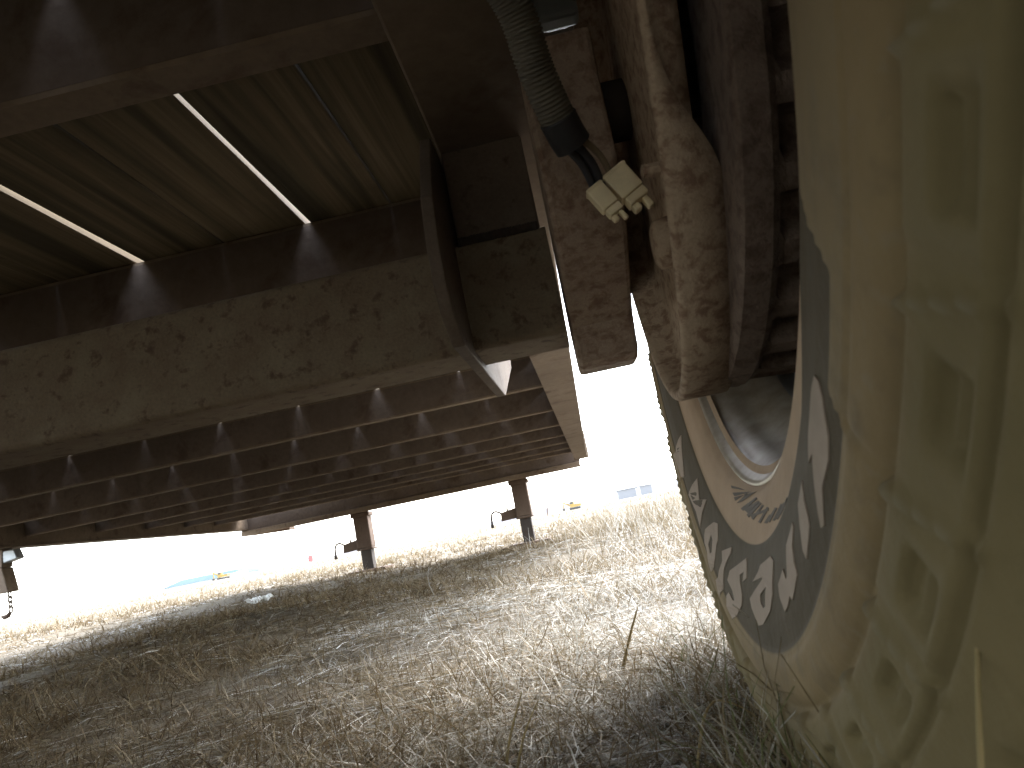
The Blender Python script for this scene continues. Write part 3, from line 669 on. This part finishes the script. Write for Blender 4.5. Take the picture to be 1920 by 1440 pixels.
# ---------------------------------------------------------------- dry grass
def blades(x, y, ln, wd, elev, az, curl, tint, seg=3, lift=0.):
    """ribbon blades rooted at x,y; elev in radians at the root, curl bends them over"""
    n = len(x); z = ground_z(x, y)+lift; P = np.zeros((n, seg+1, 3)); P[:, 0] = np.stack([x, y, z], -1)
    e = elev.copy(); a = az.copy(); ca = rng.normal(0, .25, n)
    for k in range(seg):
        d = np.stack([np.cos(e)*np.cos(a), np.cos(e)*np.sin(a), np.sin(e)], -1)
        P[:, k+1] = P[:, k] + d*(ln/seg)[:, None]; e = e-curl/seg; a = a+ca
    g_ = ground_z(P[:, :, 0], P[:, :, 1]); P[:, :, 2] = np.maximum(P[:, :, 2], g_+.0008)
    side = np.stack([-np.sin(az), np.cos(az), rng.normal(0, .5, n)], -1); side /= np.linalg.norm(side, axis=1)[:, None]
    wk = np.linspace(1, .25, seg+1)
    A = P + side[:, None]*(wd[:, None]*wk)[:, :, None]*.5; B = P - side[:, None]*(wd[:, None]*wk)[:, :, None]*.5
    V = np.stack([A, B], 2).reshape(-1, 3)
    base = (np.arange(n)*(seg+1)*2)[:, None]+np.arange(seg)[None]*2
    Q = np.stack([base, base+1, base+3, base+2], -1).reshape(-1, 4)
    return V, Q, np.repeat(tint, (seg+1)*2)
def join(parts, name, material):
    o = 0; Vs, Qs, Ts = [], [], []
    for V, Q, t in parts: Vs.append(V); Qs.append(Q+o); Ts.append(t); o += len(V)
    return np_mesh(name, np.concatenate(Vs), np.concatenate(Qs), material, np.concatenate(Ts), 'stuff')
U = rng.random
def scatter(n, d0, d1, a0=-.98, a1=.72, p=1.):
    """points in the wedge of field ahead; p>0 crowds them near"""
    d = d0*(d1/d0)**(U(n)**p); a = a0+(a1-a0)*U(n); return np.sin(a)*d, np.cos(a)*d
def clump(x, y): return vnoise(x, y, 2.3, 21)*.6+vnoise(x, y, 6.1, 22)*.4
parts = []
def layer(n, d0, d1, ln, wd, elev, thr=None, tint=(.15, .95), p=1., a0=-.98, a1=.72, seg=3, curl=(.2, .9)):
    x, y = scatter(n, d0, d1, a0, a1, p)
    if thr is not None:
        k = clump(x, y) > thr; x, y = x[k], y[k]
    m_ = len(x); d = np.hypot(x, y)
    parts.append(blades(x, y, ln[0]+(ln[1]-ln[0])*U(m_)**1.5, (wd[0]+(wd[1]-wd[0])*U(m_)**2)*np.clip(d/1.2, .8, 6), elev[0]+(elev[1]-elev[0])*U(m_),
                        U(m_)*2*np.pi, curl[0]+(curl[1]-curl[0])*U(m_), np.clip(tint[0]+(tint[1]-tint[0])*U(m_)+.25*(clump(x, y)-.5)+.42*painted_light(x, y)-.12, 0, .94), seg))
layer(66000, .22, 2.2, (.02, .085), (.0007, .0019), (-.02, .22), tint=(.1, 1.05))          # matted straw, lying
layer(60000, 1.2, 7.0, (.03, .10), (.0010, .0022), (-.02, .25), tint=(.2, 1.05))
layer(26000, .24, 1.8, (.012, .052), (.0008, .0020), (.25, 1.1), .50, (.0, .8))                      # low tufts
layer(64000, 1.0, 6.5, (.02, .07), (.0009, .0022), (.2, 1.1), .47, (.0, .7))
layer(46000, 4.5, 30., (.03, .08), (.0009, .0018), (.3, 1.3), .45, (.1, .8))
layer(16000, 20., 120., (.05, .11), (.0015, .003), (.3, 1.2), None, (.15, .8), a0=-.8, a1=.5, seg=2)
layer(70000, .5, 7.0, (.010, .032), (.0008, .0018), (.1, 1.3), None, (.0, .8), seg=2)      # short fuzz
# a denser stand of taller stalks beyond the right rail
n_ = 2600; x = rng.normal(.28, .22, n_); y = rng.normal(3.6, .7, n_)
parts.append(blades(x, y, .06+.09*U(n_), .0016+.002*U(n_), .7+.8*U(n_), U(n_)*6.28, .1+.6*U(n_), .4+.5*U(n_)))
# fringe round the tyre's foot and under the lens
n_ = 5200; x = .02+.30*U(n_); y = .18+.5*U(n_); k = (x < .075) | (y < .27) | (U(n_) < .1); x, y = x[k], y[k]; m_ = len(x)
parts.append(blades(x, y, .015+.042*U(m_)**1.6, .0008+.0012*U(m_), .2+1.0*U(m_), U(m_)*6.28, .3+.9*U(m_), np.where(U(m_) < .10, 1., .15+.75*U(m_))))
n_ = 420; x = .03+.07*U(n_); y = .22+.16*U(n_)
parts.append(blades(x, y, .045+.06*U(n_), .0008+.0011*U(n_), .7+.8*U(n_), U(n_)*6.28, .2+.9*U(n_), np.where(U(n_) < .3, 1., .45+.4*U(n_))))
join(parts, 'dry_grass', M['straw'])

# loose single stalks one can pick out in the foreground
def stalk(pts, w, label, tint):
    P = resample([Vector(p) for p in pts], 18)
    mb = MB().tube(P, [w*(1-.75*i/17) for i in range(18)], 6)
    o = mb.build('grass_stalk', M['stalk'], None, True); a = o.data.attributes.new('tint', 'FLOAT', 'POINT')
    a.data.foreach_set('value', [tint]*len(o.data.vertices)); tag(o, label, 'grass stalk', 'tall straw stalks')
stalk([(.046, .150, -.148), (.0505, .152, -.090), (.058, .155, -.058), (.069, .160, -.026)], .0012, 'tall yellow straw stalk leaning across the lower tread of the tyre', .9)
stalk([(-.086, .47, -.152), (-.078, .475, -.125), (-.066, .48, -.100)], .0013, 'upright yellow stalk in the foreground grass, left of its pair', .7)
stalk([(-.080, .46, -.152), (-.068, .465, -.122), (-.056, .47, -.104)], .0012, 'upright yellow stalk in the foreground grass, right of its pair', .5)
stalk([(.018, .42, -.152), (.035, .44, -.118), (.052, .46, -.122), (.072, .46, -.14)], .0011, 'arched straw stalk bending toward the foot of the tyre', .6)
stalk([(.075, .285, -.148), (.064, .292, -.118), (.058, .30, -.098)], .0010, 'short straw stalk standing against the tyre shoulder', .8)
stalk([(-.012, .66, -.15), (.002, .665, -.118), (.017, .67, -.09)], .0022, 'broad brown dry blade standing in the matted straw ahead', .05)
